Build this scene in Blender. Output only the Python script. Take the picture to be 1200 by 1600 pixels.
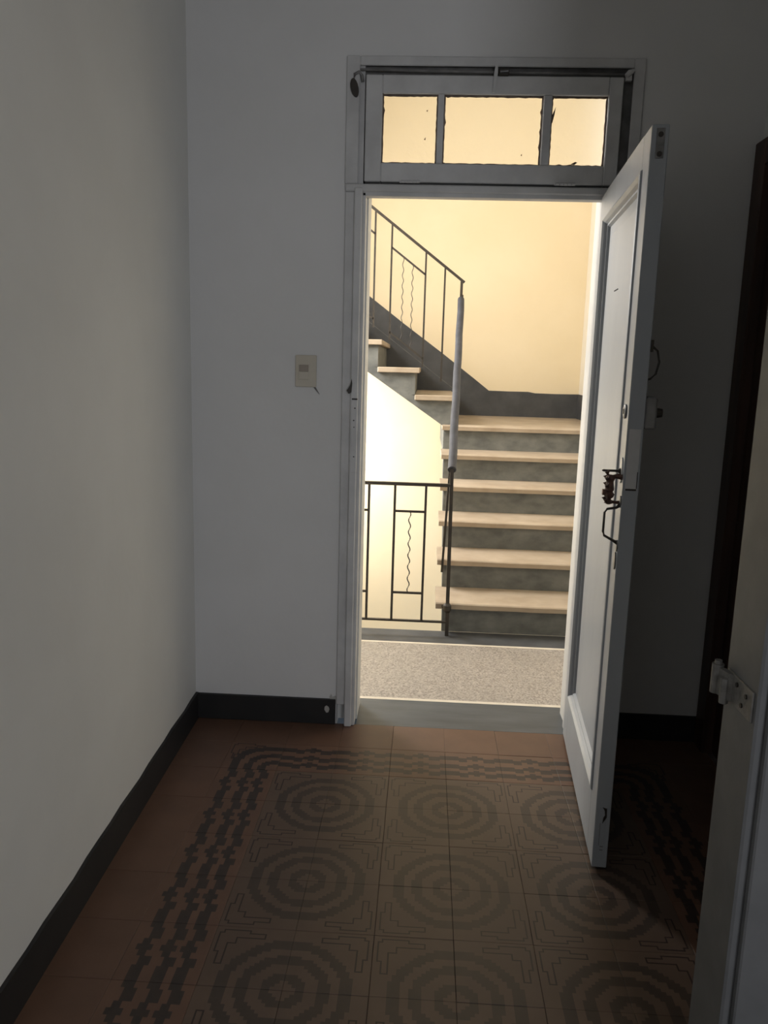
import bpy, bmesh, math, random
from mathutils import Vector, Matrix
random.seed(7)
for o in list(bpy.data.objects): bpy.data.objects.remove(o)
S = bpy.context.scene
C = S.collection
PI = math.pi
# ------------------------------------------------------------------ camera, world, lights, exposure
F_PX, YAW, PITCH, ROLL, CAM_H = 1251.712, -0.04763380, 0.18133438, 0.02830988, 1.41991626
def cam_axes():
    cy, sy, cp, sp = math.cos(YAW), math.sin(YAW), math.cos(PITCH), math.sin(PITCH)
    fwd = Vector((sy*cp, cy*cp, -sp)); right = Vector((cy, -sy, 0)); up = right.cross(fwd)
    c, s = math.cos(ROLL), math.sin(ROLL)
    return right*c + up*s, -right*s + up*c, fwd
cr, cu, cf = cam_axes()
cd = bpy.data.cameras.new('camera'); cam = bpy.data.objects.new('camera', cd); C.objects.link(cam)
M4 = Matrix.Identity(4)
for i in range(3):
    M4[i][0] = cr[i]; M4[i][1] = cu[i]; M4[i][2] = -cf[i]
M4[2][3] = CAM_H
cam.matrix_world = M4
cd.sensor_fit = 'VERTICAL'; cd.sensor_height = 32.0; cd.lens = F_PX/1600*32.0; cd.clip_start = 0.02
S.camera = cam
W = bpy.data.worlds.new('world'); S.world = W; W.use_nodes = True
W.node_tree.nodes['Background'].inputs[0].default_value = (0.75, 0.86, 1.0, 1)
W.node_tree.nodes['Background'].inputs[1].default_value = 0.6
S.view_settings.view_transform = 'Standard'; S.view_settings.look = 'None'
S.view_settings.gamma = 1.0; S.view_settings.use_curve_mapping = False
S.view_settings.exposure = 0.0
def area(name, loc, target, sx, sy, power, col):
    l = bpy.data.lights.new(name, 'AREA'); l.shape = 'RECTANGLE'; l.size = sx; l.size_y = sy
    l.energy = power; l.color = col
    o = bpy.data.objects.new(name, l); C.objects.link(o); o.location = loc
    o.rotation_euler = (Vector(target)-Vector(loc)).to_track_quat('-Z', 'Y').to_euler()
    return o
# daylight entering the room behind the camera, and daylight entering the stairwell from its left side
area('room_window_light', (1.15, -2.35, 1.6), (-0.55, 2.6, 1.5), 0.9, 1.2, 32, (0.93, 0.945, 1.0))
area('stair_window_light', (-1.5, 5.0, 2.35), (1.3, 4.6, 1.4), 1.1, 1.2, 128, (1.0, 0.975, 0.94))
area('stair_low_window_light', (-1.5, 6.1, 0.75), (0.2, 6.8, 0.9), 0.8, 0.8, 60, (1.0, 0.99, 0.96))

# ------------------------------------------------------------------ node materials
def new_mat(name):
    m = bpy.data.materials.new(name); m.use_nodes = True
    nt = m.node_tree; return m, nt, nt.nodes['Principled BSDF']
def N(nt, t, **kw):
    n = nt.nodes.new(t)
    for k, v in kw.items(): setattr(n, k, v)
    return n
def math_n(nt, op, a, b=None, c=None):
    n = N(nt, 'ShaderNodeMath', operation=op)
    for i, v in enumerate((a, b, c)):
        if v is None: continue
        if isinstance(v, (int, float)): n.inputs[i].default_value = v
        else: nt.links.new(v, n.inputs[i])
    return n.outputs[0]
def mix_col(nt, fac, a, b):
    n = N(nt, 'ShaderNodeMix', data_type='RGBA')
    for idx, v in ((0, fac), (6, a), (7, b)):
        if isinstance(v, (int, float)): n.inputs[idx].default_value = v
        elif isinstance(v, tuple): n.inputs[idx].default_value = (*v, 1)
        else: nt.links.new(v, n.inputs[idx])
    return n.outputs[2]
def noise(nt, scale, detail=4, rough=0.55, vec=None, coord='Object', stretch=None):
    tc = N(nt, 'ShaderNodeTexCoord'); n = N(nt, 'ShaderNodeTexNoise')
    n.inputs['Scale'].default_value = scale; n.inputs['Detail'].default_value = detail
    n.inputs['Roughness'].default_value = rough
    src = tc.outputs[coord]
    if stretch:
        mp = N(nt, 'ShaderNodeMapping'); mp.inputs['Scale'].default_value = stretch
        nt.links.new(src, mp.inputs[0]); src = mp.outputs[0]
    nt.links.new(src, n.inputs['Vector'])
    return n.outputs[0]
def ramp01(nt, src, a, b):
    n = N(nt, 'ShaderNodeMapRange'); nt.links.new(src, n.inputs[0])
    n.inputs[1].default_value = a; n.inputs[2].default_value = b
    return n.outputs[0]
def bump(nt, bs, src, strength, dist):
    b = N(nt, 'ShaderNodeBump'); b.inputs['Strength'].default_value = strength; b.inputs['Distance'].default_value = dist
    nt.links.new(src, b.inputs['Height']); nt.links.new(b.outputs[0], bs.inputs['Normal'])
def mottled(name, a, b, scale=4, rough=0.6, lo=0.35, hi=0.65, bump_s=0.0, bump_scale=60, bump_d=0.002, metallic=0.0, stretch=None, spec=0.5, detail=4):
    m, nt, bs = new_mat(name)
    c = mix_col(nt, ramp01(nt, noise(nt, scale, detail, stretch=stretch), lo, hi), a, b)
    nt.links.new(c, bs.inputs['Base Color'])
    bs.inputs['Roughness'].default_value = rough; bs.inputs['Metallic'].default_value = metallic
    bs.inputs['Specular IOR Level'].default_value = spec
    if bump_s: bump(nt, bs, noise(nt, bump_scale, 3), bump_s, bump_d)
    return m
M = {}
M['plaster'] = mottled('plaster', (0.70, 0.70, 0.675), (0.75, 0.75, 0.725), 1.8, 0.85, bump_s=0.25, bump_scale=9, bump_d=0.01)
M['plaster_far_shaded'] = mottled('plaster_far_shaded', (0.66, 0.66, 0.655), (0.70, 0.70, 0.70), 2.2, 0.85, bump_s=0.25, bump_scale=9, bump_d=0.01)  # copy of the wall plaster, greyed to carry the far wall's dimmer light
M['yellow'] = mottled('yellow_plaster', (0.83, 0.70, 0.475), (0.86, 0.73, 0.51), 2.5, 0.9, bump_s=0.2, bump_scale=14, bump_d=0.006)
M['cream_wall'] = mottled('cream_plaster', (0.86, 0.80, 0.68), (0.88, 0.83, 0.72), 2.5, 0.9)
M['slate'] = mottled('dark_dado', (0.050, 0.052, 0.056), (0.075, 0.077, 0.080), 7, 0.65, bump_s=0.15, bump_scale=40)
M['riser'] = mottled('riser_cement', (0.095, 0.100, 0.096), (0.20, 0.205, 0.19), 9, 0.7, lo=0.3, hi=0.75, bump_s=0.2, bump_scale=60, stretch=(1, 1, 1.6), detail=6)
M['tread'] = mottled('tread_stone', (0.36, 0.285, 0.205), (0.44, 0.36, 0.27), 6, 0.55, bump_s=0.1, bump_scale=50)
M['band'] = mottled('dark_floor_band', (0.060, 0.071, 0.082), (0.098, 0.114, 0.130), 6, 0.38, stretch=(0.5, 2, 1))
M['cream_line'] = mottled('cream_inlay', (0.66, 0.60, 0.50), (0.74, 0.68, 0.58), 12, 0.5)
M['iron'] = mottled('black_iron', (0.020, 0.016, 0.012), (0.035, 0.028, 0.020), 30, 0.5)
M['foam'] = mottled('grey_foam', (0.040, 0.042, 0.052), (0.060, 0.063, 0.075), 14, 0.7, bump_s=0.2)
M['frame'] = mottled('grey_white_paint', (0.50, 0.50, 0.50), (0.60, 0.60, 0.60), 8, 0.55, bump_s=0.35, bump_scale=35, bump_d=0.003)
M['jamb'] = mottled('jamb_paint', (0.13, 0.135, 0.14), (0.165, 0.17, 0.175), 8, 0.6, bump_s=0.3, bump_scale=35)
M['hinge_metal'] = mottled('dark_painted_metal', (0.13, 0.125, 0.115), (0.20, 0.195, 0.18), 60, 0.5, bump_s=0.4, bump_scale=150)  # darker copy of the painted metal, for the jamb hinge
M['reveal'] = mottled('reveal_paint', (0.62, 0.62, 0.60), (0.68, 0.68, 0.66), 8, 0.6)
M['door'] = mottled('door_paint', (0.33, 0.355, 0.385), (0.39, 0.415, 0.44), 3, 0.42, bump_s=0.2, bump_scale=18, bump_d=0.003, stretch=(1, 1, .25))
M['shadow_gap'] = mottled('dark_gap', (0.03, 0.03, 0.03), (0.05, 0.045, 0.04), 20, 0.9)
M['channel'] = mottled('channel_grey', (0.16, 0.155, 0.15), (0.24, 0.235, 0.23), 20, 0.8)
M['putty'] = mottled('old_putty', (0.10, 0.075, 0.06), (0.20, 0.16, 0.13), 40, 0.9, bump_s=0.5)
M['black_skirt'] = mottled('black_skirting', (0.008, 0.008, 0.009), (0.014, 0.013, 0.013), 8, 0.6)
M['switch'] = mottled('beige_plastic', (0.50, 0.46, 0.38), (0.54, 0.50, 0.42), 3, 0.45)
M['switch_dark'] = mottled('switch_module', (0.28, 0.24, 0.20), (0.33, 0.29, 0.24), 3, 0.45)
M['bronze'] = mottled('rusty_bronze', (0.06, 0.035, 0.025), (0.16, 0.085, 0.06), 60, 0.55, metallic=0.4, bump_s=0.6, bump_scale=120)
M['steel'] = mottled('dull_metal', (0.16, 0.16, 0.16), (0.26, 0.26, 0.26), 40, 0.45, metallic=0.7)
M['painted_metal'] = mottled('painted_metal', (0.40, 0.39, 0.37), (0.50, 0.49, 0.47), 40, 0.5, bump_s=0.4, bump_scale=150)
M['white_metal'] = mottled('worn_white_metal', (0.72, 0.72, 0.70), (0.80, 0.80, 0.78), 30, 0.35, metallic=0.1)
M['dark_wood'] = mottled('dark_wood', (0.035, 0.018, 0.012), (0.075, 0.036, 0.024), 5, 0.5, stretch=(4, 4, .4))
M['ceiling'] = mottled('ceiling_paint', (0.62, 0.62, 0.60), (0.66, 0.66, 0.64), 2, 0.9)
M['grout'] = mottled('grout', (0.065, 0.042, 0.03), (0.09, 0.06, 0.045), 30, 0.9)
# terrazzo of the landing
m, nt, bs = new_mat('terrazzo')
v = N(nt, 'ShaderNodeTexVoronoi'); v.inputs['Scale'].default_value = 150
tc = N(nt, 'ShaderNodeTexCoord'); nt.links.new(tc.outputs['Object'], v.inputs['Vector'])
sep = N(nt, 'ShaderNodeSeparateColor'); nt.links.new(v.outputs['Color'], sep.inputs[0])
c1 = mix_col(nt, ramp01(nt, sep.outputs[0], 0.30, 0.42), (0.23, 0.205, 0.185), (0.37, 0.335, 0.30))
c2 = mix_col(nt, ramp01(nt, sep.outputs[1], 0.72, 0.86), c1, (0.49, 0.445, 0.40))
c3 = mix_col(nt, ramp01(nt, noise(nt, 3.5), 0.3, 0.7), c2, (0.35, 0.32, 0.285)); 
fac = nt.nodes[-1]
nt.links.new(mix_col(nt, 0.35, c2, c3), bs.inputs['Base Color']); bs.inputs['Roughness'].default_value = 0.45
M['terrazzo'] = m
# frosted glass of the fanlight
m, nt, bs = new_mat('frosted_glass')
bs.inputs['Base Color'].default_value = (0.96, 0.98, 1.0, 1); bs.inputs['Transmission Weight'].default_value = 1.0
bs.inputs['Roughness'].default_value = 0.35; bs.inputs['IOR'].default_value = 1.2
bump(nt, bs, noise(nt, 70, 3), 0.4, 0.002)
M['frost'] = m

# --- encaustic cement tile patterns: a 20 x 20 cell bitmap per tile, one row mask per ramp stop
def bitmap_group(name, rows):
    g = bpy.data.node_groups.new(name, 'ShaderNodeTree')
    g.interface.new_socket('U', in_out='INPUT', socket_type='NodeSocketFloat')
    g.interface.new_socket('V', in_out='INPUT', socket_type='NodeSocketFloat')
    g.interface.new_socket('Bit', in_out='OUTPUT', socket_type='NodeSocketFloat')
    gi = g.nodes.new('NodeGroupInput'); go = g.nodes.new('NodeGroupOutput')
    n = len(rows)
    clampv = lambda s: math_n(g, 'MINIMUM', math_n(g, 'MAXIMUM', s, 0.0005), 0.9995)
    j = math_n(g, 'FLOOR', math_n(g, 'MULTIPLY', clampv(gi.outputs[1]), n))
    pos = math_n(g, 'DIVIDE', math_n(g, 'ADD', j, 0.5), n)
    r = g.nodes.new('ShaderNodeValToRGB'); r.color_ramp.interpolation = 'CONSTANT'
    cr_ = r.color_ramp
    while len(cr_.elements) < n: cr_.elements.new(0.5)
    for k in range(n): cr_.elements[k].position = k/n
    for k in range(n):
        mval = sum(1 << (n-1-i) for i in range(n) if rows[k][i])/float(1 << n)
        cr_.elements[k].color = (mval, mval, mval, 1)
    g.links.new(pos, r.inputs[0])
    i = math_n(g, 'FLOOR', math_n(g, 'MULTIPLY', clampv(gi.outputs[0]), n))
    p = math_n(g, 'ROUND', math_n(g, 'POWER', 2.0, math_n(g, 'ADD', i, 1.0)))
    sp = g.nodes.new('ShaderNodeSeparateColor'); g.links.new(r.outputs[0], sp.inputs[0])
    bit = math_n(g, 'FLOOR', math_n(g, 'MODULO', math_n(g, 'MULTIPLY', sp.outputs[0], p), 2.0))
    g.links.new(bit, go.inputs[0])
    return g
NC = 20
def grid(fn): return [[bool(fn(i, j)) for i in range(NC)] for j in range(NC)]   # rows by v (j), columns by u (i)
def ring(i, j):
    r = math.hypot(i+.5, j+.5)
    return 2.6 < r < 5.4 or 8.4 < r < 11.0 or 13.5 < r < 16.2
def ell(a, b):                    # stepped L ornament hugging the tile corner; a, b are cells from that corner
    if a < b: a, b = b, a         # a runs along the arm, b across it
    if a > 12 or b < 1: return False
    if a >= 9: return 2 <= b <= 3
    if a >= 6: return 1 <= b <= 3
    if a >= 3: return 1 <= b <= 5
    return not (a == 1 and b == 1)
field_rows = grid(ring)
field_l = grid(lambda i, j: ell(NC-1-i, NC-1-j))
OFF = [0, 0, 0, 0, 0, 1, 1, 1, 0, 0, -1, -1, 0, 0, 1, 1, 1, 1, 0, 0]
WID = [3, 3, 3, 3, 3, 3, 3, 3, 2, 2, 4, 4, 2, 2, 3, 3, 3, 3, 3, 3]
def band_cell(i, j):
    for c in (3, 9, 14):
        if c+OFF[j] <= i < c+OFF[j]+WID[j]: return True
    return False
border_rows = grid(band_cell)
def corner_cell(i, j):            # bands turn round the inner corner (i = NC, j = 0)
    dx, dy = NC-i-.5, j+.5
    r = (dx**3.2+dy**3.2)**(1/3.2)
    return 4.0 < r < 6.6 or 9.0 < r < 11.6 or 14.0 < r < 17.0
corner_rows = grid(corner_cell)
corner_l = grid(lambda i, j: ell(i, NC-1-j) and (NC-i-.5)**3.2+(j+.5)**3.2 > 17.6**3.2)
def tile_mat(name, rows, lrows, base, dark, line):
    m, nt, bs = new_mat(name)
    tc = N(nt, 'ShaderNodeTexCoord'); sx = N(nt, 'ShaderNodeSeparateXYZ'); nt.links.new(tc.outputs['Object'], sx.inputs[0])
    u = math_n(nt, 'DIVIDE', math_n(nt, 'ADD', sx.outputs[0], 0.1), 0.2)
    v = math_n(nt, 'DIVIDE', math_n(nt, 'ADD', sx.outputs[1], 0.1), 0.2)
    info = N(nt, 'ShaderNodeObjectInfo')
    base_v = mix_col(nt, ramp01(nt, noise(nt, 9, 5), 0.3, 0.7), tuple(c*0.88 for c in base), tuple(c*1.12 for c in base))
    base_v = mix_col(nt, math_n(nt, 'MULTIPLY', info.outputs['Random'], 0.22), base_v, tuple(c*0.6 for c in base))
    col = base_v
    def call(g, uu, vv):
        n = N(nt, 'ShaderNodeGroup'); n.node_tree = g
        nt.links.new(uu, n.inputs[0]); nt.links.new(vv, n.inputs[1]); return n.outputs[0]
    if rows is not None:
        g = bitmap_group(name+'_bits', rows)
        f = math_n(nt, 'MULTIPLY', call(g, u, v), math_n(nt, 'ADD', 0.70, math_n(nt, 'MULTIPLY', noise(nt, 25, 3), 0.4)))
        f = math_n(nt, 'MINIMUM', f, 1.0)
        col = mix_col(nt, f, col, dark)
    if lrows is not None:
        g = bitmap_group(name+'_ell', lrows)
        inner = None; d = 0.020
        for du, dv in ((d, d), (d, -d), (-d, d), (-d, -d)):
            b = call(g, math_n(nt, 'ADD', u, du), math_n(nt, 'ADD', v, dv))
            inner = b if inner is None else math_n(nt, 'MULTIPLY', inner, b)
        outl = math_n(nt, 'SUBTRACT', call(g, u, v), inner)
        col = mix_col(nt, math_n(nt, 'MULTIPLY', math_n(nt, 'MAXIMUM', outl, 0.0), 0.95), col, line)
    nt.links.new(col, bs.inputs['Base Color'])
    bs.inputs['Roughness'].default_value = 0.45; bs.inputs['Specular IOR Level'].default_value = 0.5
    bump(nt, bs, noise(nt, 40, 3), 0.12, 0.001)
    return m
BASE_P = (0.132, 0.070, 0.045); BASE_F = (0.112, 0.073, 0.052)
DARK = (0.024, 0.018, 0.016); LINE = (0.018, 0.009, 0.008)
M['tile_field'] = tile_mat('tile_field', field_rows, field_l, BASE_F, (0.044, 0.032, 0.025), LINE)
M['tile_border'] = tile_mat('tile_border', border_rows, None, BASE_P, DARK, LINE)
M['tile_corner'] = tile_mat('tile_corner', corner_rows, corner_l, BASE_P, DARK, LINE)
M['tile_plain'] = tile_mat('tile_plain', None, None, BASE_P, DARK, LINE)

# ------------------------------------------------------------------ geometry helpers
def bx(bm, x0, x1, y0, y1, z0, z1):
    vs = [bm.verts.new(p) for p in ((x0,y0,z0),(x1,y0,z0),(x1,y1,z0),(x0,y1,z0),(x0,y0,z1),(x1,y0,z1),(x1,y1,z1),(x0,y1,z1))]
    for f in ((0,3,2,1),(4,5,6,7),(0,1,5,4),(1,2,6,5),(2,3,7,6),(3,0,4,7)): bm.faces.new([vs[i] for i in f])
    return vs
def prism(bm, pts, axis, a, b):     # polygon in the plane normal to axis, extruded from a to b
    def mk(p, t):
        return {'x': (t, p[0], p[1]), 'y': (p[0], t, p[1]), 'z': (p[0], p[1], t)}[axis]
    A = [bm.verts.new(mk(p, a)) for p in pts]; B = [bm.verts.new(mk(p, b)) for p in pts]
    bm.faces.new(A); bm.faces.new(B[::-1]); n = len(pts)
    for i in range(n): bm.faces.new([A[i], B[i], B[(i+1) % n], A[(i+1) % n]])
def tube(bm, path, r, seg=8, square=False):
    if square: seg = 4
    path = [Vector(p) for p in path]; rings = []
    for i, p in enumerate(path):
        d = (path[min(i+1, len(path)-1)]-path[max(i-1, 0)]).normalized()
        ref = Vector((0, 0, 1)) if abs(d.z) < 0.9 else Vector((1, 0, 0))
        a = d.cross(ref).normalized(); b = a.cross(d).normalized()
        rr = r[i] if isinstance(r, (list, tuple)) else r
        if square: rr *= 1.414
        off = PI/4 if square else 0
        rings.append([bm.verts.new(p+(a*math.cos(off+2*PI*k/seg)+b*math.sin(off+2*PI*k/seg))*rr) for k in range(seg)])
    for i in range(len(rings)-1):
        for k in range(seg):
            bm.faces.new([rings[i][k], rings[i][(k+1) % seg], rings[i+1][(k+1) % seg], rings[i+1][k]])
    bm.faces.new(rings[0][::-1]); bm.faces.new(rings[-1])
def obj(name, bm, mat, parent=None, smooth=False, bevel=0.0, org=None):
    bmesh.ops.recalc_face_normals(bm, faces=bm.faces)
    if bevel:
        bmesh.ops.bevel(bm, geom=[e for e in bm.edges], offset=bevel, segments=1, affect='EDGES', clamp_overlap=True)
    me = bpy.data.meshes.new(name); 
    base = Vector(org) if org else (parent['_base'] if False else None)
    shift = Vector(org) if org else Vector((0, 0, 0))
    if parent is not None and parent.get('wb') is not None:      # parent built in world coordinates
        shift = Vector(parent['wb'])
    bmesh.ops.translate(bm, verts=bm.verts, vec=-shift)
    bm.to_mesh(me); bm.free()
    me.materials.append(M[mat] if isinstance(mat, str) else mat)
    if smooth:
        for p in me.polygons: p.use_smooth = True
    o = bpy.data.objects.new(name, me); C.objects.link(o)
    if parent is not None: o.parent = parent
    elif org: o.location = org
    return o
def tag(o, label=None, cat=None, group=None, kind=None):
    for k, v in (('label', label), ('category', cat), ('group', group), ('kind', kind)):
        if v: o[k] = v
    return o
def thing(name, label, cat, loc=(0, 0, 0), group=None, kind=None, world=True):
    o = bpy.data.objects.new(name, None); C.objects.link(o); o.location = loc
    o.empty_display_size = 0.05
    tag(o, label, cat, group, kind)
    if world: o['wb'] = tuple(loc)
    return o
def box_obj(name, b, mat, parent=None, bevel=0.0):
    bm = bmesh.new(); bx(bm, *b); return obj(name, bm, mat, parent, bevel=bevel)
def struct(name, boxes, mat, label, cat, parent=None, bevel=0.0):
    bm = bmesh.new()
    for b in boxes: bx(bm, *b)
    o = obj(name, bm, mat, parent, bevel=bevel)
    return tag(o, label, cat, kind='structure')

# ------------------------------------------------------------------ the room shell
D = 3.0                    # room face of the door wall
OX0, OX1, OZ = -0.312, 0.70, 2.465     # hole in the wall for door frame and fanlight
XL = -0.88; XR = 1.125; H = 3.05
floor = struct('floor', [(-1.1, 1.35, -2.6, D+0.0, -0.12, -0.003), (1.35, 2.6, -2.6, 1.26, -0.12, -0.003)], 'grout', 'brown patterned cement tile floor of the dark room', 'floor')
# tiles of 20 cm; four field tiles turned about their shared corner make the rings
def tile_mesh(name, mat):
    bm = bmesh.new(); s = 0.09965; c = 0.0008
    top = [bm.verts.new(p) for p in ((-s+c,-s+c,0),(s-c,-s+c,0),(s-c,s-c,0),(-s+c,s-c,0))]
    mid = [bm.verts.new(p) for p in ((-s,-s,-c),(s,-s,-c),(s,s,-c),(-s,s,-c))]
    low = [bm.verts.new(p) for p in ((-s,-s,-.0028),(s,-s,-.0028),(s,s,-.0028),(-s,s,-.0028))]
    bm.faces.new(top); bm.faces.new(low[::-1])
    for a, b in ((mid, top), (low, mid)):
        for k in range(4): bm.faces.new([a[k], a[(k+1) % 4], b[(k+1) % 4], b[k]])
    me = bpy.data.meshes.new(name); bm.to_mesh(me); bm.free(); me.materials.append(M[mat]); return me
TM = {k: tile_mesh('tile', 'tile_'+k) for k in ('field', 'border', 'corner', 'plain')}
X0, Y0 = -0.28, 2.40
for row in range(17):
    for col in range(10):
        cx = -0.78+0.2*col; cy = 2.90-0.2*row; rot = 0
        if col in (0, 9) or row == 0: kind = 'plain'
        elif row == 1 and col == 1: kind, rot = 'corner', 0
        elif row == 1 and col == 8: kind, rot = 'corner', -PI/2
        elif row == 1: kind, rot = 'border', -PI/2
        elif col in (1, 8): kind, rot = 'border', (0 if col == 1 else PI)
        else:
            kind = 'field'
            # circle centres sit at X0+0.4a, Y0-0.4b
            right = (col-2) % 2 == 1; below = (row-2) % 2 == 1     # tile lies right of / below its centre
            rot = {(True, False): 0, (False, False): PI/2, (False, True): PI, (True, True): -PI/2}[(right, below)]
        o = bpy.data.objects.new('tile', TM[kind]); C.objects.link(o)
        o.location = (cx+random.uniform(-.0003, .0003), cy+random.uniform(-.0003, .0003), random.uniform(-.0005, .0004)); o.rotation_euler = (random.uniform(-.0012,.0012), random.uniform(-.0012,.0012), rot)
        o.parent = floor
# left wall, very slightly out of square with the tiles
def wall_prism(name, pts, z0, z1, mat, label):
    bm = bmesh.new(); prism(bm, pts, 'z', z0, z1); return tag(obj(name, bm, mat), label, 'wall', kind='structure')
wall_prism('wall_left', [(XL, D), (-0.815, -0.4), (-0.80, -2.6), (-1.1, -2.6), (-1.1, D)], 0.0, H, 'plaster', 'pale grey-white plaster wall on the left of the room')
bm = bmesh.new()                                   # hand-cut black skirting, its top edge a little wavy
rows = 40; pv = []
for k in range(rows+1):
    y = D-0.001-(D+0.4)*k/rows; x = XL+0.065*(D-y)/3.4
    zt = 0.106+0.0025*math.sin(k*2.1)+0.0015*math.sin(k*5.3)
    pv.append([bm.verts.new(p) for p in ((x-.002, y, 0), (x+.012, y, 0), (x+.010, y, zt), (x-.002, y, zt))])
for k in range(rows):
    for i in range(4): bm.faces.new([pv[k][i], pv[k+1][i], pv[k+1][(i+1) % 4], pv[k][(i+1) % 4]])
bm.faces.new(pv[0]); bm.faces.new(pv[-1][::-1])
tag(obj('baseboard_left', bm, 'black_skirt'), 'black skirting along the left wall', 'baseboard', kind='structure')
wf = struct('wall_far', [(-1.1, OX0, D, D+.2, -.02, H), (OX1, 1.35, D, D+.2, -.02, H), (OX0, OX1, D, D+.2, OZ, H)], 'plaster_far_shaded', 'off-white plaster wall, shade toned in, around the doorway and fanlight', 'wall')
bl = struct('baseboard_far', [(XL, OX0-.003, D-.013, D+.002, 0, 0.104)], 'black_skirt', 'black skirting between left corner and door frame', 'baseboard', bevel=.002)
bm = bmesh.new()
prism(bm, [(-.358,.062),(-.350,.050),(-.342,.052),(-.338,.064),(-.341,.074),(-.350,.080),(-.357,.074)], 'y', D-.015, D-.0125)
tag(obj('paint_chip', bm, 'painted_metal', bl), 'pale chipped spot')
struct('baseboard_right', [(0.703, XR, D-.013, D+.002, 0, 0.104)], 'black_skirt', 'black skirting behind the open door', 'baseboard', bevel=.002)
struct('wall_right', [(XR, 1.35, 1.4, 2.02, 0, H), (XR, 1.35, 2.97, D, 0, H), (XR, 1.35, 2.02, 2.97, 2.12, H)], 'plaster', 'shadowed plaster wall on the right beyond the pale jamb', 'wall')
struct('wall_near', [(0.60, 2.6, 1.27, 1.40, 0, H)], 'plaster', 'plaster wall behind the pale jamb at the right edge', 'wall')
struct('wall_window', [(-1.1, 2.6, -2.75, -2.6, 0, H)], 'plaster', 'plaster wall behind the photographer', 'wall')
struct('wall_side', [(2.45, 2.6, -2.6, 1.27, 0, H)], 'plaster', 'plaster wall of the adjoining space', 'wall')
struct('ceiling', [(-1.1, 2.6, -2.75, D+.2, H, H+.1)], 'ceiling', 'plain white ceiling', 'ceiling')

# dark wooden door in the right wall
d2 = thing('door_2', 'dark brown wooden door in the shadowed right wall', 'door', (XR, 2.5, 0), kind='structure')
for (a, b, z0, z1) in ((2.895, 2.985, 0, 2.2), (2.0, 2.08, 0, 2.2), (2.08, 2.895, 2.11, 2.2)):
    box_obj('casing_board', (XR-.03, XR+.04, a, b, z0, z1), 'dark_wood', d2, bevel=.004)
for (a, b, z0, z1) in ((2.78, 2.89, .01, 2.1), (2.085, 2.2, .01, 2.1)):
    box_obj('stile', (XR+.005, XR+.045, a, b, z0, z1), 'dark_wood', d2, bevel=.003)
for (z0, z1) in ((.01, .24), (.95, 1.1), (1.98, 2.1)):
    box_obj('rail', (XR+.006, XR+.044, 2.2, 2.78, z0, z1), 'dark_wood', d2, bevel=.003)
for (z0, z1) in ((.24, .95), (1.1, 1.98)):
    box_obj('panel', (XR+.018, XR+.034, 2.2, 2.78, z0, z1), 'dark_wood', d2)

# pale jamb at the right edge with half a lift-off hinge
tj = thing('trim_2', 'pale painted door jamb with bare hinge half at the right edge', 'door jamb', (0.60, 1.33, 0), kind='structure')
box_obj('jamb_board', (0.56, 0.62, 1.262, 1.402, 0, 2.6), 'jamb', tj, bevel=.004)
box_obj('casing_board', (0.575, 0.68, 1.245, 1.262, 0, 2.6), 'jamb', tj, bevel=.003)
hg = box_obj('hinge', (0.5565, 0.5605, 1.276, 1.385, 0.852, 0.905), 'hinge_metal', tj, bevel=.001)
bm = bmesh.new(); tube(bm, [(0.545, 1.404, .853), (0.545, 1.404, .907)], 0.0105, 14)
tube(bm, [(0.545, 1.404, .907), (0.545, 1.404, .914)], 0.0065, 12)
o = obj('barrel', bm, 'hinge_metal', None, smooth=False); o.parent = hg; o.location = -Vector(tj['wb'])
bm = bmesh.new(); tube(bm, [(0.548, 1.372, .846), (0.548, 1.372, .892)], 0.008, 12)
prism(bm, [(.5505,1.365),(.5585,1.36),(.5585,1.385),(.548,1.40),(.543,1.395)], 'z', .853, .903)
o = obj('knuckle', bm, 'hinge_metal', None); o.parent = hg; o.location = -Vector(tj['wb'])
for (yy, zz) in ((1.30, .888), (1.315, .866), (1.34, .893)):
    bm = bmesh.new(); tube(bm, [(0.5540, yy, zz), (0.557, yy, zz)], 0.0042, 10)
    o = obj('screw', bm, 'iron', None); o.parent = hg; o.location = -Vector(tj['wb'])

# ------------------------------------------------------------------ door frame
fr = thing('trim_1', 'chipped grey-white painted frame around the open doorway', 'door frame', (0.18, D, 0), kind='structure')
box_obj('casing_board', (-.312, -.275, D-.012, D+.05, .085, 2.0225), 'frame', fr, bevel=.003)
box_obj('jamb_board', (-.278, -.250, D-.028, D+.07, .0, 2.034), 'frame', fr, bevel=.0035)
box_obj('stop_strip', (-.251, -.238, D-.012, D+.09, .0, 2.02), 'frame', fr, bevel=.002)
bm = bmesh.new(); bx(bm, -.312, -.2325, D+.05, D+.2, 0, 2.062); obj('reveal_lining', bm, 'reveal', fr)
box_obj('jamb_board', (.600, .70, D-.004, D+.07, .0, 2.034), 'frame', fr, bevel=.003)
bm = bmesh.new(); bx(bm, .612, .70, D+.07, D+.2, 0, 2.062); obj('reveal_lining', bm, 'reveal', fr)
box_obj('head_board', (-.3118, .6998, D-.02, D+.03, 2.022, 2.048), 'frame', fr, bevel=.004)
box_obj('head_stop', (-.250, .62, D-.012, D+.03, 2.008, 2.024), 'frame', fr, bevel=.002)
box_obj('casing_board', (-.315, -.268, D-.010, D-.001, 2.048, 2.468), 'frame', fr, bevel=.003)
box_obj('casing_board', (.668, .706, D-.010, D-.001, 2.048, 2.468), 'frame', fr, bevel=.003)
box_obj('casing_board', (-.268, .668, D-.0095, D-.001, 2.437, 2.468), 'frame', fr, bevel=.003)
box_obj('light_block_strip', (-.3118, -.2505, D+.002, D+.05, 2.046, 2.4648), 'frame', fr)  # added behind the casing to block light leaking round the fanlight
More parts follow.
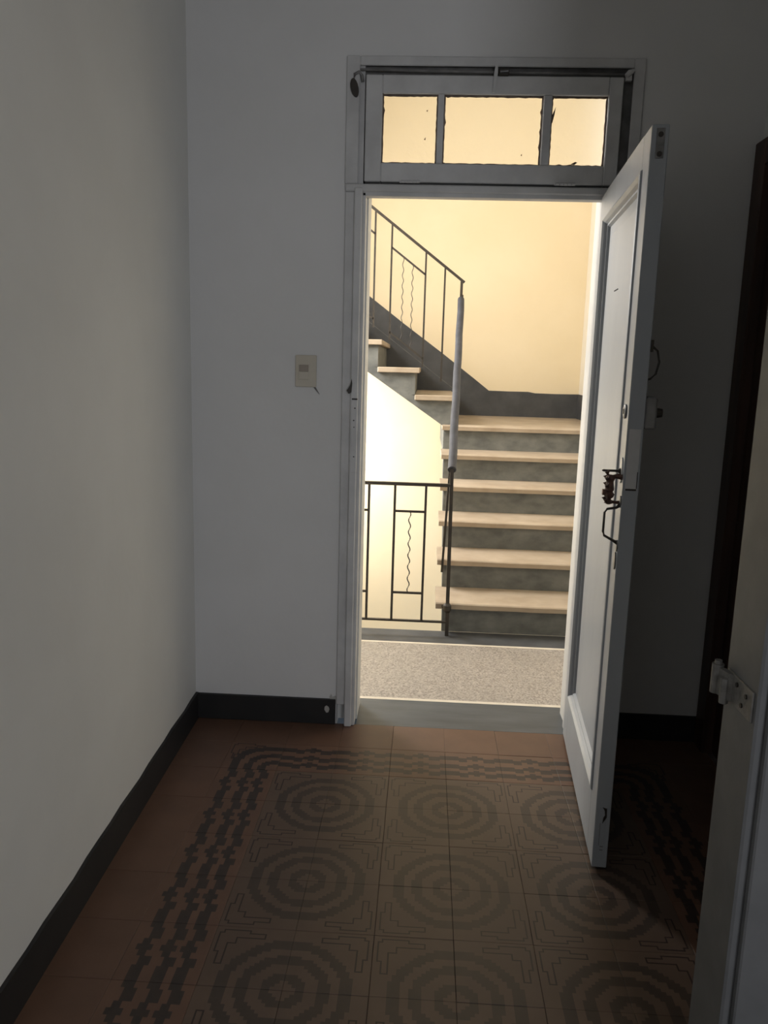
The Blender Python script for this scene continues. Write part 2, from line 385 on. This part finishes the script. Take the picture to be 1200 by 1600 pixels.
box_obj('lining_light_stop', (.637, .6998, D+.022, D+.05, 2.046, 2.4648), 'channel', fr)
box_obj('lining_light_stop', (-.3118, .6998, D+.0205, D+.032, 2.046, 2.078), 'channel', fr)  # backing added under the sash to stop a bright leak line
box_obj('lining_light_stop', (-.255, -.225, D+.0205, D+.045, 2.046, 2.43), 'channel', fr)  # added behind the left stile to keep stairwell light from leaking through
box_obj('lining_light_stop', (.620, .645, D+.0205, D+.045, 2.046, 2.43), 'channel', fr)  # same added leak stop behind the right stile
box_obj('lining_light_stop', (-.26, .64, D+.021, D+.05, 2.400, 2.4648), 'channel', fr)
tag(box_obj('reveal_lining', (-.3118, .6998, D+.03, D+.2, 2.062, 2.078), 'reveal', fr))
# keeper, its plate and a painted slot shade on the left jamb
bm = bmesh.new(); prism(bm, [(-.292,1.325),(-.284,1.312),(-.274,1.318),(-.2715,1.350),(-.274,1.368),(-.279,1.345),(-.286,1.332)], 'y', D-.031, D-.022)
tag(obj('lock_keeper', bm, 'iron', fr), 'small black iron keeper')
tag(box_obj('keeper_plate', (-.272, -.2515, D-.030, D-.024, 1.02, 1.29), 'frame', fr, bevel=.001))
for zz in (1.26, 1.215, 1.19, 1.08):
    bm = bmesh.new(); tube(bm, [(-.262+random.uniform(-.004, .004), D-.0315, zz), (-.262, D-.029, zz)], .0022, 8); obj('nail_hole', bm, 'iron', fr)
box_obj('slot_shade', (-.272, -.2515, D-.0300, D-.0270, 1.291, 1.296), 'shadow_gap', fr)  # dark strip drawn as the shade inside the slot
# flaking lower end of the casing
bm = bmesh.new(); prism(bm, [(-.340,.112),(-.334,.096),(-.322,.090),(-.313,.082),(-.309,.10),(-.316,.118),(-.328,.112),(-.333,.124)], 'y', D-.004, D+.001)
obj('loose_plaster', bm, 'painted_metal', fr)

# ------------------------------------------------------------------ fanlight above the door
w1 = thing('window_1', 'grey wooden fanlight with three frosted panes above the doorway', 'window', (0.19, D, 2.05), kind='structure')
SY0, SY1 = D-.018, D+.02
box_obj('stile', (-.246, -.188, SY0, SY1, 2.056, 2.405), 'frame', w1, bevel=.003)
box_obj('stile', (.587, .634, SY0, SY1, 2.056, 2.405), 'frame', w1, bevel=.003)
box_obj('rail', (-.188, .587, SY0, SY1, 2.346, 2.405), 'frame', w1, bevel=.003)
box_obj('rail', (-.188, .587, SY0, SY1, 2.056, 2.119), 'frame', w1, bevel=.003)
box_obj('glazing_bar', (.005, .026, SY0+.002, SY1, 2.119, 2.346), 'frame', w1, bevel=.003)
box_obj('glazing_bar', (.367, .396, SY0+.002, SY1, 2.119, 2.346), 'frame', w1, bevel=.003)
for (a, b) in ((-.188, .005), (.026, .367), (.396, .587)):
    box_obj('pane', (a+.001, b-.001, D+.004, D+.007, 2.120, 2.345), 'frost', w1)
    bm = bmesh.new(); outer = []; inner = []     # ragged putty around the pane
    z0, z1 = 2.119, 2.346; pts = []
    nx = max(8, int((b-a)/.012)); nz = 18
    for k in range(nx): pts.append((a+(b-a)*k/nx, z0, 0, 1))
    for k in range(nz): pts.append((b, z0+(z1-z0)*k/nz, -1, 0))
    for k in range(nx): pts.append((b-(b-a)*k/nx, z1, 0, -1))
    for k in range(nz): pts.append((a, z1-(z1-z0)*k/nz, 1, 0))
    vo = []; vi = []
    for (x, z, nx_, nz_) in pts:
        wv = .004+.002*random.random()+(.003 if random.random() < .05 else 0)
        xi = min(max(x+nx_*wv, a+.004), b-.004); zi = min(max(z+nz_*wv, z0+.004), z1-.004)
        vo.append((bm.verts.new((x, D-.006, z)), bm.verts.new((x, D+.004, z))))
        vi.append((bm.verts.new((xi, D-.002, zi)), bm.verts.new((xi, D+.004, zi))))
    n = len(pts)
    for k in range(n):
        l = (k+1) % n
        bm.faces.new([vo[k][0], vo[l][0], vi[l][0], vi[k][0]]); bm.faces.new([vi[k][0], vi[l][0], vi[l][1], vi[k][1]])
    bmesh.ops.remove_doubles(bm, verts=bm.verts, dist=.0002)
    tag(obj('putty', bm, 'putty', w1), 'ragged brown putty edge')
for pts in ([(.400,2.285),(.412,2.315),(.409,2.290),(.403,2.262),(.398,2.262)], [(.475,2.128),(.490,2.136),(.498,2.134),(.488,2.126)], [(.300,2.155),(.304,2.160),(.304,2.152)], [(-.035,2.296),(-.029,2.299),(-.031,2.293)], [(-.040,2.202),(-.034,2.210),(-.035,2.200)]):
    bm = bmesh.new(); prism(bm, pts, 'y', D+.0025, D+.0042); obj('putty_chip', bm, 'putty', w1)
# operating rod, brackets and catch
bm = bmesh.new(); tube(bm, [(-.272, D-.004, 2.424), (.655, D-.004, 2.416)], .0045, 10); obj('operating_rod', bm, 'channel', w1, smooth=True)
bm = bmesh.new(); pts = [(-.286+.014*math.cos(t*PI/8)*(1 if t < 16 else 1), 2.362+.030*math.sin(t*PI/8)) for t in range(16)]
pts = [(x-(z-2.362)*.18, z) for x, z in pts]
prism(bm, pts, 'y', D-.020, D-.008); tag(obj('pulley_plate', bm, 'iron', w1), 'black oval pulley plate')
bm = bmesh.new(); tube(bm, [(-.290, D-.014, 2.385), (-.286, D-.018, 2.405), (-.272, D-.012, 2.414), (-.262, D-.006, 2.405), (-.258, D-.004, 2.385)], .0055, 8)
obj('bracket', bm, 'channel', w1, smooth=True)
box_obj('latch', (.207, .243, D-.024, D-.002, 2.403, 2.428), 'iron', w1, bevel=.003)
bm = bmesh.new(); tube(bm, [(.212, D-.028, 2.415), (.24, D-.028, 2.417)], .004, 8); obj('latch_bolt', bm, 'steel', w1)
bm = bmesh.new(); prism(bm, [(.190,2.350),(.196,2.350),(.205,2.41),(.204,2.434),(.196,2.436),(.192,2.41)], 'y', D-.026, D-.018)
obj('catch_plate', bm, 'frame', w1)
bm = bmesh.new(); tube(bm, [(.640, D-.018, 2.408), (.652, D-.016, 2.420), (.666, D-.014, 2.428)], [.008, .010, .006], 8); bx(bm, .640, .660, D-.016, D+.0, 2.395, 2.418)
obj('bracket', bm, 'frame', w1)
for hx in (-.085, .455):
    bm = bmesh.new(); bx(bm, hx-.035, hx+.035, D-.0205, D-.017, 2.052, 2.070)
    h_ = obj('hinge', bm, 'frame', w1)
    for k in range(5):
        bm = bmesh.new(); xx = hx-.030+k*.0135; tube(bm, [(xx, D-.0235, 2.056), (xx+.0115, D-.0235, 2.056)], .005, 10)
        o = obj('knuckle', bm, 'frame', None); o.parent = h_; o.location = -Vector(w1['wb'])

# ------------------------------------------------------------------ the open door leaf, local x along its width, y towards its room face
HX, HY, FX, FY = 0.588, 2.985, 0.527, 2.122
LW = math.hypot(FX-HX, FY-HY); LT = 0.042; LH = 2.004
d1 = thing('door_1', 'open white panelled wooden door with knocker and pull handle', 'door', (HX, HY, .012), kind='structure', world=False)
d1.rotation_euler = (0, 0, math.atan2(FY-HY, FX-HX))
P0, P1, PZ0, PZ1 = .115, .765, .205, 1.905
box_obj('stile', (0, P0, 0, LT, 0, LH), 'door', d1, bevel=.002)
box_obj('stile', (P1, LW, 0, LT, 0, LH), 'door', d1, bevel=.002)
box_obj('rail', (P0, P1, 0, LT, 0, PZ0), 'door', d1)
box_obj('rail', (P0, P1, 0, LT, PZ1, LH), 'door', d1)
# moulding: a stepped, bevelled picture frame between stiles and panel
bm = bmesh.new()
prof = [(-.014, 0.0005), (-.011, -.005), (-.004, -.0065), (.001, -.002), (.004, .001), (.010, .010), (.016, .010), (.022, .019), (.022, .026), (0, .026)]
cs = []
for (sx, sz, x, z) in ((1, 1, P0, PZ0), (-1, 1, P1, PZ0), (-1, -1, P1, PZ1), (1, -1, P0, PZ1)):
    cs.append([bm.verts.new((x+sx*a, d, z+sz*a)) for a, d in prof])
for k in range(4):
    for i in range(len(prof)): 
        j = (i+1) % len(prof); bm.faces.new([cs[k][i], cs[(k+1) % 4][i], cs[(k+1) % 4][j], cs[k][j]])
obj('moulding', bm, 'door', d1)
bm = bmesh.new()                                             # panel with a softly raised field
a0, a1, c0, c1 = P0+.002, P1-.002, PZ0+.002, PZ1-.002
e = .055
ov = [bm.verts.new(p) for p in ((a0,.021,c0),(a1,.021,c0),(a1,.021,c1),(a0,.021,c1))]
iv = [bm.verts.new(p) for p in ((a0+e,.016,c0+e),(a1-e,.016,c0+e),(a1-e,.016,c1-e),(a0+e,.016,c1-e))]
bv = [bm.verts.new(p) for p in ((a0,.030,c0),(a1,.030,c0),(a1,.030,c1),(a0,.030,c1))]
bm.faces.new(iv); bm.faces.new(bv[::-1])
for k in range(4): bm.faces.new([ov[k], ov[(k+1)%4], iv[(k+1)%4], iv[k]]); bm.faces.new([bv[k], bv[(k+1)%4], ov[(k+1)%4], ov[k]])
obj('panel', bm, 'door', d1)
box_obj('splinter', (.35, .42, .0145, .0165, 1.655, 1.658), 'shadow_gap', d1)
# peephole
bm = bmesh.new(); tube(bm, [(.822, .001, 1.305), (.822, -.004, 1.305), (.822, -.006, 1.305)], [.019, .019, .015], 20)
ph = tag(obj('peephole', bm, 'steel', d1, smooth=False), 'round metal peephole')
bm = bmesh.new(); tube(bm, [(.822, -.0055, 1.305), (.822, -.0075, 1.305)], .007, 14); o = obj('lens', bm, 'iron'); o.parent = ph
# lock rose with a lever pin
bm = bmesh.new(); prism(bm, [(.838+.014*math.cos(t*PI/10), 1.150+.034*math.sin(t*PI/10)) for t in range(20)], 'y', -.004, .001)
tag(obj('escutcheon', bm, 'white_metal', d1), 'worn bright oval escutcheon')
bm = bmesh.new(); tube(bm, [(.838, -.003, 1.148), (.838, -.048, 1.148)], [.0035, .0030], 8)
tube(bm, [(.838, -.004, 1.148), (.838, -.010, 1.148)], [.008, .005], 10); tube(bm, [(.838, -.046, 1.148), (.838, -.052, 1.148)], [.004, .0015], 8)
obj('lever_pin', bm, 'iron', d1)
# knocker: an ornate rusty figure standing off the door
kn_r = [(0, .004), (.004, .013), (.010, .009), (.015, .006), (.020, .012), (.027, .015), (.034, .010), (.040, .013), (.052, .011), (.062, .010), (.069, .014), (.075, .012), (.080, .005)]
bm = bmesh.new(); KX, KY, KZ = .845, -.030, 1.058
seg = 12; rr = []
for (z, r) in kn_r:
    rr.append([bm.verts.new((KX+r*1.15*math.cos(2*PI*k/seg)*(1+.15*math.sin(3*k)), KY+r*.95*math.sin(2*PI*k/seg), KZ+z)) for k in range(seg)])
for i in range(len(rr)-1):
    for k in range(seg): bm.faces.new([rr[i][k], rr[i][(k+1)%seg], rr[i+1][(k+1)%seg], rr[i+1][k]])
bm.faces.new(rr[0][::-1]); bm.faces.new(rr[-1])
kn = tag(obj('knocker', bm, 'bronze', d1, smooth=False), 'ornate rusty bronze knocker')
bm = bmesh.new(); tube(bm, [(KX, KY, 1.130), (KX, -.016, 1.134), (KX, .002, 1.134)], [.006, .006, .010], 10)
bx(bm, KX-.008, KX+.006, KY-.018, KY-.008, 1.083, 1.098); tube(bm, [(KX, KY, 1.066), (KX, -.012, 1.064), (KX, .001, 1.064)], [.005, .004, .006], 8)
for (dx_, dz_, rr_) in ((-.013, .070, .007), (.013, .068, .007), (-.014, .052, .006), (.013, .048, .006), (-.012, .012, .007), (.012, .010, .006), (0, .083, .006)):
    tube(bm, [(KX+dx_, KY-.006, KZ+dz_-.004), (KX+dx_*1.15, KY-.010, KZ+dz_+.002), (KX+dx_*.8, KY-.004, KZ+dz_+.008)], [rr_*.6, rr_, rr_*.5], 8)
o = obj('mount', bm, 'bronze'); o.parent = kn
# pull handle
bm = bmesh.new(); tube(bm, [(.857, .001, 1.062), (.857, -.010, 1.052), (.857, -.034, 1.047), (.857, -.040, 1.038), (.857, -.040, .985), (.857, -.037, .975), (.857, -.012, .962), (.857, .001, .955)], [.006, .0036, .0033, .0032, .0032, .0033, .0036, .006], 10)
tag(obj('pull_handle', bm, 'iron', d1, smooth=True), 'thin curved dark metal pull handle')
for z in (1.068, .948):
    bm = bmesh.new(); prism(bm, [(.857+.008*math.cos(t*PI/6), z+.016*math.sin(t*PI/6)) for t in range(12)], 'y', -.003, .001); obj('handle_plate', bm, 'steel', d1)
bm = bmesh.new(); prism(bm, [(.848+.009*math.cos(t*PI/8), .905+.024*math.sin(t*PI/8)) for t in range(16)], 'y', -.0035, .001)
tag(obj('keyhole_cover', bm, 'steel', d1), 'oval grey keyhole cover')
# ironmongery let into the free edge
fp = box_obj('bolt_plate', (LW-.002, LW+.0015, .012, .032, 1.925, 1.995), 'steel', d1, bevel=.0006)
for z in (1.935, 1.980): 
    bm = bmesh.new(); tube(bm, [(LW+.001, .022, z), (LW+.003, .022, z)], .0065, 10); o = obj('screw', bm, 'iron'); o.parent = fp
lp = tag(box_obj('lock_forend', (LW-.002, LW+.0012, .006, .036, 1.100, 1.262), 'frame', d1, bevel=.0005), 'painted lock front plate')
o = box_obj('recess_shade', (LW+.0005, LW+.0018, .007, .035, 1.100, 1.105), 'shadow_gap'); o.parent = lp  # raised dark strip, painted as the shade of a recess
o = box_obj('recess_shade', (LW+.0005, LW+.0016, .034, .036, 1.106, 1.15), 'shadow_gap'); o.parent = lp  # second strip of painted recess shade, along the side
bp = box_obj('bolt_plate', (LW-.002, LW+.0012, .010, .030, .045, .190), 'door', d1, bevel=.0005)
bm = bmesh.new(); prism(bm, [(.018,.190),(.030,.186),(.031,.160),(.026,.150),(.020,.140),(.022,.158),(.026,.165),(.024,.180)], 'x', LW+.0008, LW+.003); o = obj('bolt_lever', bm, 'iron'); o.parent = bp
bm = bmesh.new(); bx(bm, LW+.0008, LW+.002, .014, .0155, .07, .14); bx(bm, LW+.0008, LW+.002, .018, .027, .055, .058); bx(bm, LW+.0008, LW+.002, .018, .027, .066, .069); o = obj('bolt_mark', bm, 'channel'); o.parent = bp
# rim lock and chain on the hidden room face, seen past the free edge
rl = tag(box_obj('rim_lock', (.79, .865, LT, LT+.030, 1.262, 1.345), 'channel', d1, bevel=.005), 'dull metal rim lock')
bm = bmesh.new(); tube(bm, [(.845, LT+.030, 1.305), (.845, LT+.046, 1.305)], [.014, .011], 14); o = obj('thumb_turn', bm, 'iron'); o.parent = rl
bm = bmesh.new(); tube(bm, [(.86, LT+.004, 1.475), (.862, LT+.018, 1.462), (.862, LT+.024, 1.435), (.862, LT+.018, 1.405), (.86, LT+.006, 1.392), (.86, LT-.001, 1.39)], .0028, 8)
bx(bm, .845, .868, LT-.001, LT+.006, 1.46, 1.49)
tag(obj('chain_loop', bm, 'iron', d1), 'small dark loop of the door chain')
# hinges on the hanging stile
for z in (.22, 1.0, 1.75):
    bm = bmesh.new(); tube(bm, [(-.006, LT*.5, z), (-.006, LT*.5, z+.10)], .006, 12); obj('hinge', bm, 'frame', d1)

# ------------------------------------------------------------------ light switch
sw = thing('light_switch', 'small beige light switch on the wall left of the doorway', 'light switch', (-.446, D, 1.389))
box_obj('plate', (-.486, -.408, D-.009, D+.001, 1.332, 1.448), 'switch', sw, bevel=.002)
box_obj('module_frame', (-.476, -.434, D-.0105, D-.008, 1.358, 1.414), 'switch', sw, bevel=.001)
tag(box_obj('rocker', (-.472, -.437, D-.0125, D-.010, 1.388, 1.412), 'switch_dark', sw, bevel=.001), 'darker rocker')
box_obj('blank_cover', (-.472, -.437, D-.0115, D-.010, 1.360, 1.386), 'switch', sw, bevel=.0008)
bm = bmesh.new(); tube(bm, [(-.416, D-.001, 1.334), (-.408, D-.001, 1.322), (-.402, D-.001, 1.314), (-.396, D-.0005, 1.306)], [.004, .003, .002, .001], 6)
obj('plaster_crack', bm, 'channel', wf)

# ------------------------------------------------------------------ threshold and landing
struct('threshold', [(-.2325, .612, D+.0, D+.2, -.1, 0.0), (-.95, 1.27, D+.2, 3.255, -.1, 0.0)], 'band', 'dark grey slate threshold strip across the doorway', 'threshold')
struct('landing', [(-.95, 1.27, 3.278, 3.978, -.15, 0.0)], 'terrazzo', 'speckled terrazzo landing floor outside the door', 'landing')
struct('trim_3', [(-.95, 1.27, 3.255, 3.278, -.1, .001)], 'cream_line', 'cream inlay line beside the slate threshold', 'floor trim')
struct('trim_4', [(-.95, 1.27, 3.978, 4.000, -.1, .001)], 'cream_line', 'cream inlay line on the stair side of the landing', 'floor trim')
struct('landing_edge', [(-.95, 1.272, 4.000, 4.199, -.15, 0.0), (-.95, .12, 4.150, 4.190, -.30, -.15)], 'slate', 'dark band along the landing edge under the railing', 'landing edge')
# stairwell walls
BY = 6.9; SH = 4.3; SR = 1.285; SL = -1.65
struct('wall_stair_far', [(SL-.2, SR+.2, BY, BY+.2, -3.0, SH)], 'yellow', 'pale yellow stairwell wall behind the stairs', 'wall')
struct('wall_stair_right', [(SR, SR+.2, 3.2, BY, -.2, SH)], 'cream_wall', 'bright cream side wall at the right of the stairs', 'wall')
struct('wall_stair_left', [(SL-.2, SL, 3.2, BY, -3.0, SH)], 'yellow', 'yellow side wall on the window side of the stairwell', 'wall')
struct('wall_stair_near', [(SL, -1.1, 3.0, 3.2, -3.0, SH), (-1.1, SR, 3.0, 3.2, H+.1, SH), (1.35, SR+.2, 3.0, 3.2, -.02, H)], 'yellow', 'yellow stairwell wall around the apartment entrance', 'wall')
struct('ceiling_stair', [(SL-.2, SR+.2, 3.0, BY+.2, SH, SH+.1)], 'ceiling', 'white stairwell ceiling', 'ceiling')
struct('floor_stair', [(SL-.2, SR+.2, 3.2, BY, -3.0, -2.9)], 'terrazzo', 'terrazzo floor at the bottom of the stairwell', 'floor')
# dado
bm = bmesh.new()
top = [(1.285, 1.222), (1.10, 1.219), (.92, 1.221), (.86, 1.231), (.70, 1.230), (.53, 1.232), (.40, 1.330), (.12, 1.536), (-.20, 1.762), (-.51, 1.990), (-1.0, 2.345), (SL, 2.815)]
bot = [(SL, 2.3), (.10, 1.02), (1.285, 1.02)]
prism(bm, top+bot, 'y', BY-.012, BY+.002)
prism(bm, [(BY-.012, 1.222), (5.75, 1.216), (4.2, .31), (4.2, 0.0), (BY-.012, 1.0)], 'x', SR-.012, SR+.002)
tag(obj('trim_5', bm, 'slate'), 'dark grey painted dado band following the stairs along the walls', 'dado', kind='structure')
bm = bmesh.new(); prism(bm, [(.22, 1.245), (.22, 1.251), (-.6, 1.851), (-1.2, 2.29), (-1.2, 2.284), (-.6, 1.845)], 'y', BY-.0145, BY-.0115)
tag(obj('trim_6', bm, 'riser'), 'thin pale seam along the dark dado', 'dado seam', kind='structure')

# ------------------------------------------------------------------ lower stair flight, straight ahead
RISE, GO, Y1 = .170, .292, 4.170
st = thing('staircase', 'stairs rising straight ahead, dark cement risers and cream stone treads', 'stairs', (.69, 4.2, 0))
for k in range(6):
    z = RISE*(k+1); y = Y1+GO*k; xl = .094+.006*k
    yb = y+GO+.03 if k < 5 else BY-.012
    bm = bmesh.new(); n = 14; rows_ = []
    for q_ in range(n+1):                                   # worn, faintly wavy nosing
        x = xl+(SR-.012-xl)*q_/n; w_ = .0025*math.sin(q_*1.7+k*2.3); s_ = -.003*math.sin(PI*q_/n)
        rows_.append([bm.verts.new(p) for p in ((x, y+w_+.004, z-.036), (x, yb, z-.036), (x, yb, z), (x, y+.03+w_, z), (x, y+.006+w_, z-.002+s_), (x, y+w_, z-.008+s_))])
    for q_ in range(n):
        for i in range(6): bm.faces.new([rows_[q_][i], rows_[q_+1][i], rows_[q_+1][(i+1)%6], rows_[q_][(i+1)%6]])
    bm.faces.new(rows_[0]); bm.faces.new(rows_[-1][::-1])
    obj('tread', bm, 'tread', st)
    zb = z-RISE if k else 0
    box_obj('riser', (.131+.002*k, SR-.012, y+.03, y+.055, zb+(.0005 if k else .0005), z-.037), 'riser', st)
bm = bmesh.new()
pts = []
for k in range(6):
    z = RISE*(k+1)-.037; y = Y1+GO*k+.055; pts += [(y, RISE*k if k else .0), (y, z)]
pts += [(BY-.012, RISE*6-.037), (BY-.012, RISE*6-.20), (5.72, RISE*6-.20), (Y1+.20, -.0)]
prism(bm, pts, 'x', .134, SR-.012)
tag(obj('stair_slab', bm, 'riser', st), 'solid cement body')

# ------------------------------------------------------------------ upper flight, turning left
su = thing('staircase', 'upper stairs climbing left along the far wall, white light under them', 'stairs', (0, 5.75, 1.02))
UR, UG, UY = .186, .265, 5.675
slab = [(.131, 1.018-.0), (.19, 1.02)]
top = []
for k in range(7):
    z = 1.035+UR*(k+1); xr = .215-UG*k; xriser = xr-.028
    bm = bmesh.new(); xl = max(xr-UG-.028, SL+.002)
    bx(bm, xl, xr, UY-.025, BY-.013, z-.036, z); obj('tread', bm, 'tread', su, bevel=.004)
    zb = 1.021 if k == 0 else z-UR+.0005
    box_obj('riser', (xriser-.022, xriser, UY, BY-.013, zb, z-.037), 'riser', su)
    top += [(xriser-.022, zb), (xriser-.022, z-.037)]
pts = [(.131, 1.021)]+top+[(SL, 1.035+UR*7-.037), (SL, 1.01+.69*(.131-SL)-.02)]+[(-.42, 1.375), (.13, 1.01)]
pts = [(.133, 1.021)]+top+[(SL+.002, 1.035+UR*7-.037), (SL+.002, 2.22), (-.42, 1.375), (.133, 1.006)]
bm = bmesh.new(); prism(bm, pts, 'y', UY+.003, BY-.013); tag(obj('stair_slab', bm, 'riser', su), 'solid cement body')

# ------------------------------------------------------------------ ironwork
def bar(par, name, a, b, r=.0062, mat='iron', square=True):
    bm = bmesh.new(); tube(bm, [a, b], r, square=square); return obj(name, bm, mat, par)
def wavy(par, x0, y, z0, x1, z1, amp=.0055, waves=7, r=.0032):
    bm = bmesh.new(); n = 56
    tube(bm, [(x0+(x1-x0)*k/n+amp*math.sin(2*PI*waves*k/n), y, z0+(z1-z0)*k/n) for k in range(n+1)], r, 6)
    return obj('wavy_rod', bm, 'iron', par, smooth=True)
RY = 4.12
lr = thing('landing_railing', 'black iron railing with wavy rods along the landing edge', 'railing', (-.36, RY, 0))
bm = bmesh.new(); bx(bm, -.86, .146, RY-.011, RY+.011, .808, .824); obj('top_rail', bm, 'iron', lr)
bm = bmesh.new(); bx(bm, -.86, .150, RY-.008, RY+.008, .073, .083); obj('bottom_rail', bm, 'iron', lr)
for x in (-.855, -.707, -.572, -.435, -.2765, -.1415, .0195): bar(lr, 'baluster', (x, RY, .078 if x > -.8 else 0), (x, RY, .812))
for a, b in ((-.1415, .0195), (-.435, -.2765), (-.707, -.572)):
    for z in (.672, .232): bar(lr, 'cross_bar', (a, RY, z), (b, RY, z), .0055)
    c = (a+b)/2-.001
    wavy(lr, c+.001, RY, .672, c+.005 if a > -.2 else c, .232)
# railing of the lower flight, its handrail wrapped in grey foam
hr = thing('stair_handrail', 'sloping handrail wrapped in grey foam beside the lower stairs', 'handrail', (.155, 4.13, 0))
bar(hr, 'newel_post', (.158, 4.13, 0), (.149, 4.13, .90), .0095)
bm = bmesh.new(); tube(bm, [(.157, 4.13, .128), (.1565, 4.13, .142), (.156, 4.13, .168), (.156, 4.13, .180)], [.012, .021, .021, .012], 10)
tube(bm, [(.157, 4.13, .150), (.135, 4.18, .150)], .012, 8); obj('collar', bm, 'iron', hr)
bar(hr, 'baluster', (.128, 4.462, .265), (.158, 4.462, 1.09), .0065)
bar(hr, 'handrail', (.149, 4.13, .89), (.222, 5.69, 1.90), .010)
A_, B_ = Vector((.149, 4.13, .897)), Vector((.2155, 5.64, 1.872)); dv_ = (B_-A_)
bm = bmesh.new(); tube(bm, [A_+dv_*(k/12)+Vector((.0015*math.sin(k*1.9), 0, .001*math.sin(k*2.7))) for k in range(13)], .0225, 16)
tag(obj('foam_sleeve', bm, 'foam', hr, smooth=False), 'grey foam pipe sleeve')
# railing of the upper flight
UYR = 5.70
ur = thing('upper_railing', 'black iron railing sloping up to the left beside the upper stairs', 'railing', (-.1, UYR, 1.2))
s_r = (2.478-2.002)/(-.418-.221)
rail_z = lambda x: 2.002+s_r*(x-.221)
bm = bmesh.new(); tube(bm, [(.236, UYR, rail_z(.236)), (-1.55, UYR, rail_z(-1.55))], .0085, square=True); obj('top_rail', bm, 'iron', ur)
bar(ur, 'newel_post', (.216, UYR, 1.025), (.217, UYR, 2.0), .0088)
bars = [.101, -.0325, -.269, -.384, -.555, -.79, -.905, -1.14, -1.26, -1.49]
for x in bars:
    bar(ur, 'baluster', (x-.008*0, UYR, rail_z(x)-.775), (x, UYR, rail_z(x)-.003))
for a, b in ((-.269, -.0325), (-.555, -.384), (-.905, -.79), (-1.26, -1.14)):
    if a < -.8: continue
    bar(ur, 'cross_bar', (a, UYR, rail_z(a)-.155), (b, UYR, rail_z(b)-.155), .0062)
    bar(ur, 'cross_bar', (a, UYR, rail_z(a)-.72), (b, UYR, rail_z(b)-.72), .0062)
for x in (-.188, -.1215, -.47): wavy(ur, x, UYR, rail_z(x)-.155, x+.002, rail_z(x)-.72, .0045, 8, .0030)
